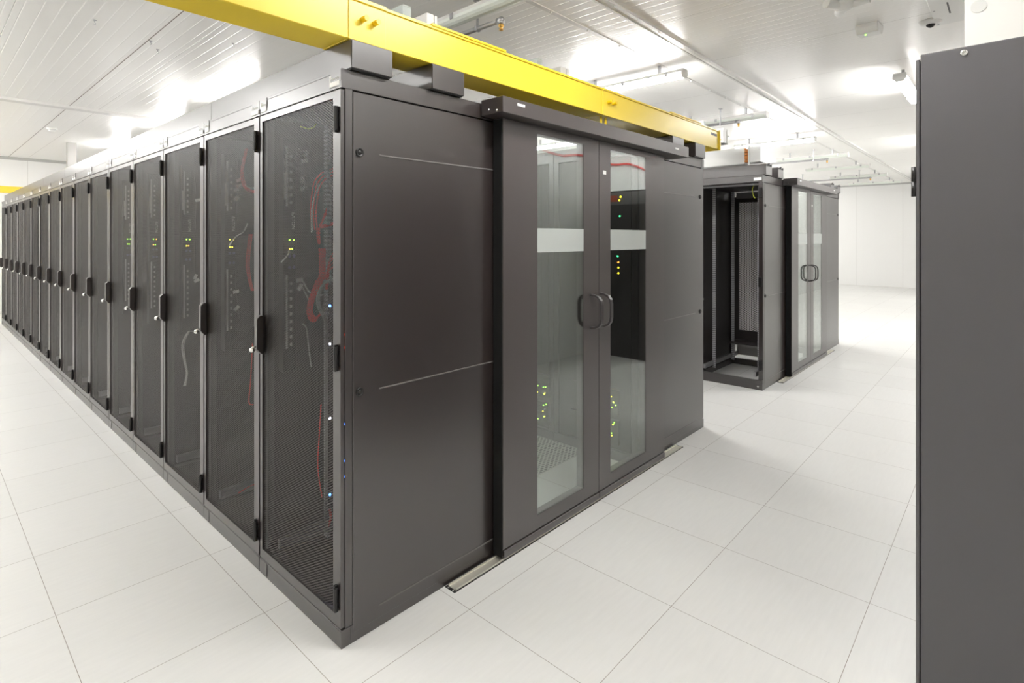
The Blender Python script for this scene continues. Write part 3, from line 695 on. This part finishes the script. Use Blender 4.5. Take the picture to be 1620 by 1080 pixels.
for k in range(6):
    d = .007 * k
    cable([(.245 + d, .60, 1.50), (.248 + d, .60, 1.44), (.247 + d, .60, 1.368), (.228 + d, .60, 1.337), (.196 + d * .8, .60, 1.264), (.184 + d * .7, .60, 1.201), (.196 + d * .7, .60, 1.160 + .003 * k), (.225 + d * .5, .60, 1.150 + .004 * k), (.25 + d * .4, .60, 1.19)], .0033, RED, 'red_patch_cable', 'red cable of the thick coiled bundle in the right half of the corner cabinet', group='red cables coiled in the corner cabinet')
for k in range(4): cable([(.34, .58 - .01 * k, 1.50 - .02 * k), (.30, .58, 1.46 - .02 * k), (.275 + .004 * k, .58, 1.38), (.27 + .004 * k, .58, 1.30)], .0028, RED, 'red_patch_cable', 'thin red cable fanning out beside the coiled bundle', group='thin red fanned cables in the corner cabinet')
cable([(.263, .61, 1.817), (.228, .61, 1.75), (.213, .61, 1.674), (.213, .61, 1.577)], .004, WHC, 'white_patch_cable', 'white cable with plug hanging beside the red arch in the corner cabinet')
cable([(.142, .61, 1.347), (.165, .61, 1.346), (.199, .61, 1.291), (.246, .61, 1.269), (.318, .61, 1.285)], .0035, WHC, 'white_patch_cable', 'white tagged cable sagging across the red bundle of the corner cabinet', tagpos=[((.148, .605, 1.350), .1)])
cable([(.150, .61, 1.31), (.159, .61, 1.323), (.199, .61, 1.248)], .003, GRC, 'grey_patch_cable', 'short grey cable with upright white tag in the corner cabinet', tagpos=[((.150, .605, 1.318), 1.1)])
GG = 'grey cable bundle in the corner cabinet'
for k in range(3): cable([(.30, .54 - .01 * k, 1.345 + .006 * k), (.277, .54 - .01 * k, 1.344 + .006 * k), (.23 + .004 * k, .54, 1.325 + .006 * k), (.202 + .006 * k, .54, 1.274), (.207 + .006 * k, .54, 1.221), (.236 + .005 * k, .54, 1.166), (.243 + .006 * k, .54, 1.107), (.243 + .006 * k, .54, .7), (.245 + .006 * k, .54, .15)], .0045, GRC, 'grey_cable', 'grey cable curving over and running down the front of the corner cabinet', group=GG)
cable([(.12, .61, 1.99), (.175, .61, 1.955), (.175, .61, 1.90), (.165, .61, 1.83), (.169, .61, 1.78), (.17, .62, 1.5)], .003, BLC, 'black_cable', 'black cable with four white tags in the corner cabinet', tagpos=[((.179, .605, 1.949), 1.0), ((.173, .605, 1.917), .3), ((.163, .605, 1.823), 1.6), ((.169, .605, 1.789), .6)])
cable([(.102, .62, 1.489), (.085, .60, 1.468), (.05, .59, 1.439)], .003, WHC, 'white_patch_cable', 'short white cord plugged below the green lights in the corner cabinet')
cable([(.23, .60, 2.10), (.215, .60, 2.08), (.19, .60, 2.07), (.15, .60, 2.075)], .003, YGC, 'yellow_green_wire', 'yellow-green earth wire loop at the top of the corner cabinet')
cable([(.17, .62, 1.14), (.19, .62, 1.12), (.20, .62, 1.04), (.215, .62, .93)], .0035, GRC, 'grey_cable', 'dim grey cord hanging below the red coil of the corner cabinet')
cable([(.245, .58, .75), (.235, .58, .60), (.228, .58, .45), (.25, .58, .3)], .003, RED, 'red_patch_cable', 'thin red cable low in the corner cabinet')
cable([(.27, .56, .16), (.285, .56, .19), (.28, .56, .24)], .006, RED, 'red_patch_cable', 'stub of red cable at the bottom of the corner cabinet')
# second cabinet
O1 = (0, PITCH, 0)
for k in range(3): cable([(.186 + .005 * k, .60, 2.053), (.161 + .006 * k, .60, 1.926), (.168 + .008 * k, .60, 1.856), (.20, .60, 1.815 + .008 * k), (.26, .60, 1.81)], .003, RED, 'red_patch_cable', 'red cable looping at the upper right of the second cabinet', group='red cables looping in the second cabinet', off=O1)
for k in range(3): cable([(.207 + .008 * k, .60, 1.572), (.190 + .008 * k, .60, 1.393), (.218 + .006 * k, .60, 1.249)], .003, RED, 'red_patch_cable', 'red cable hanging mid-height at the right edge of the second cabinet', group='red cables hanging in the second cabinet', off=O1)
cable([(.225, .60, .95), (.215, .60, .75), (.205, .60, .62), (.23, .60, .6)], .003, RED, 'red_patch_cable', 'thin red cable low at the right edge of the second cabinet', off=O1)
cable([(.197, .60, 1.633), (.175, .60, 1.585), (.145, .60, 1.565), (.12, .60, 1.544), (.105, .62, 1.51)], .0035, WHC, 'white_patch_cable', 'white cord running up from the yellow lights of the second cabinet', off=O1)
cable([(.18, .60, 1.85), (.20, .60, 1.835), (.24, .60, 1.835)], .003, WHC, 'white_patch_cable', 'white cord beside the red loop of the second cabinet', off=O1)
cable([(.15, .62, 1.99), (.156, .62, 1.87), (.142, .62, 1.80), (.142, .62, 1.70), (.15, .62, 1.60)], .003, BLC, 'black_cable', 'black cable with four white tags in the second cabinet', off=O1, tagpos=[((.156, .615, 1.875), .5), ((.156, .615, 1.843), .4), ((.142, .615, 1.817), .2), ((.142, .615, 1.771), .7)])
cable([(.145, .62, 1.42), (.139, .62, 1.30), (.15, .62, 1.2), (.16, .62, 1.1)], .003, BLC, 'black_cable', 'lower black cable with two white tags in the second cabinet', off=O1, tagpos=[((.139, .615, 1.249), .2), ((.143, .615, 1.156), .8)])
cable([(.24, .56, .07), (.24, .55, .15), (.20, .54, .17), (.12, .54, .15)], .003, RED, 'red_patch_cable', 'thin red cable across the floor of the second cabinet', off=O1)
o = MB().lathe((0, 0, 0), (0, 0, 1), [(0, .02), (.015, .03), (.045, .03), (.06, .02)], 12).build('yellow_plug', YLC, smooth=True); o.location = (.24, PITCH + .50, .165); tag(o, 'yellow plug lying at the bottom right of the second cabinet', 'plug')
# third cabinet
O2 = (0, 2 * PITCH, 0)
for k in range(2): cable([(.157 + .01 * k, .594, .936), (.13, .594, .948), (.104 + .008 * k, .594, .938), (.074 + .01 * k, .594, .869), (.085 + .008 * k, .594, .767), (.100 + .005 * k, .594, .684), (.085 + .01 * k, .594, .605)], .004, WHC, 'white_patch_cable', 'white cable hanging in a long loop behind the mesh of the third cabinet', group='white looped cables in the third cabinet', off=O2)
cable([(.155, .61, 1.95), (.165, .61, 1.80), (.158, .61, 1.55), (.158, .61, 1.25)], .003, BLC, 'black_cable', 'black cable with three white tags in the third cabinet', off=O2, tagpos=[((.173, .605, 1.796), .2), ((.158, .605, 1.297), 1.2), ((.165, .605, 1.272), .5)])
cable([(.20, .60, 2.02), (.19, .60, 1.95), (.20, .60, 1.88)], .003, YGC, 'yellow_green_wire', 'yellow-green wire at the upper right edge of the third cabinet', off=O2)
cable([(.19, .60, 1.1), (.195, .60, 1.05), (.19, .60, 1.0)], .004, RED, 'red_patch_cable', 'short red cable at the right edge of the third cabinet', off=O2)
O3 = (0, 3 * PITCH, 0)
for k in range(2): cable([(.19, .59, 1.15), (.175 + .008 * k, .59, 1.0), (.17 + .008 * k, .59, .85), (.19, .59, .75), (.18, .59, .5)], .0035, WHC, 'white_patch_cable', 'white cable coiled at the right edge of the fourth cabinet', group='white cables in the fourth cabinet', off=O3)
# status strips with blue lights
t = thing('status_light_strip', (.006 + .02, .675, .5), 0, 'slim strip with a column of blue lights at the left edge of the corner cabinet', 'light strip')
B(0, .012, -.004, .0, 0, .45).build('housing', BLACK, t)
for z in (.085, .13, .18, .224, .27, .326): MB().lathe((.006, -.004, z), (0, -1, 0), [(0, .005), (.004, .004)], 8).build('indicator_light', LEDB, t)
t = thing('status_light_strip', (.225, .50, .28), 0, 'slim strip with blue and white lights at the right edge of the corner cabinet', 'light strip')
B(0.012, .03, .0, .004, 0, 1.05).build('housing', INNER, t)
for z, m_ in ((.95, LEDB), (.77, LEDW), (.42, LEDW), (.06, LEDB)): MB().lathe((.020, -.0, z), (0, -1, 0), [(0, .006), (.004, .005)], 8).build('indicator_light', m_, t)
t = thing('status_light_strip', (.0115, .02, .5), 0, 'slim strip of red and blue lights in the hinge gap of the corner cabinet', 'light strip')
# (sits in the gap between door edge and corner post)
B(.004, .007, -.008, .01, 0, .8).build('housing', BLACK, t)
for z, m_ in ((.68, LEDR), (.63, LEDR), (.34, LEDB), (.20, LEDB), (.14, LEDB)): B(.0035, .0075, -.0105, -.008, z, z + .006).build('indicator_light', m_, t)

# network switches low in the right row, seen through the glass
for k, (y, z, lb) in enumerate(((.33, .12, 'network switch low in the first cabinet behind the glass'), (.33, .33, 'network switch above the lowest one behind the glass'), (.93, .12, 'network switch low behind the left glass window'), (.93, .33, 'upper network switch behind the left glass window'))):
    t = thing('network_switch', (XB - DEP - .035, y, z), 0, lb + ' with yellow-green lights', 'network switch', 'network switches behind the glass doors')
    B(0, .03, -.2, .2, 0, .17).build('housing', BLACK, t)
    random.seed(20 + k)
    for q in range(11):
        yy = -.17 + (.0 if q % 2 else .075) + random.uniform(-.012, .012) + (.01 if q > 5 else 0); zz = .012 + random.random() * .145
        MB().lathe((0, yy, zz), (-1, 0, 0), [(0, .003), (.004, .0022)], 6).build('indicator_light', LEDG if q % 3 else LEDY, t)
# yellow earth wire in the open rack
cable([(XC + .06, .10, 2.09), (XC + .10, .13, 2.06), (XC + .12, .13, 2.0), (XC + .08, .10, 1.96)], .004, YGC, 'yellow_green_wire', 'yellow-green wire loop at the top of the open rack cabinet')
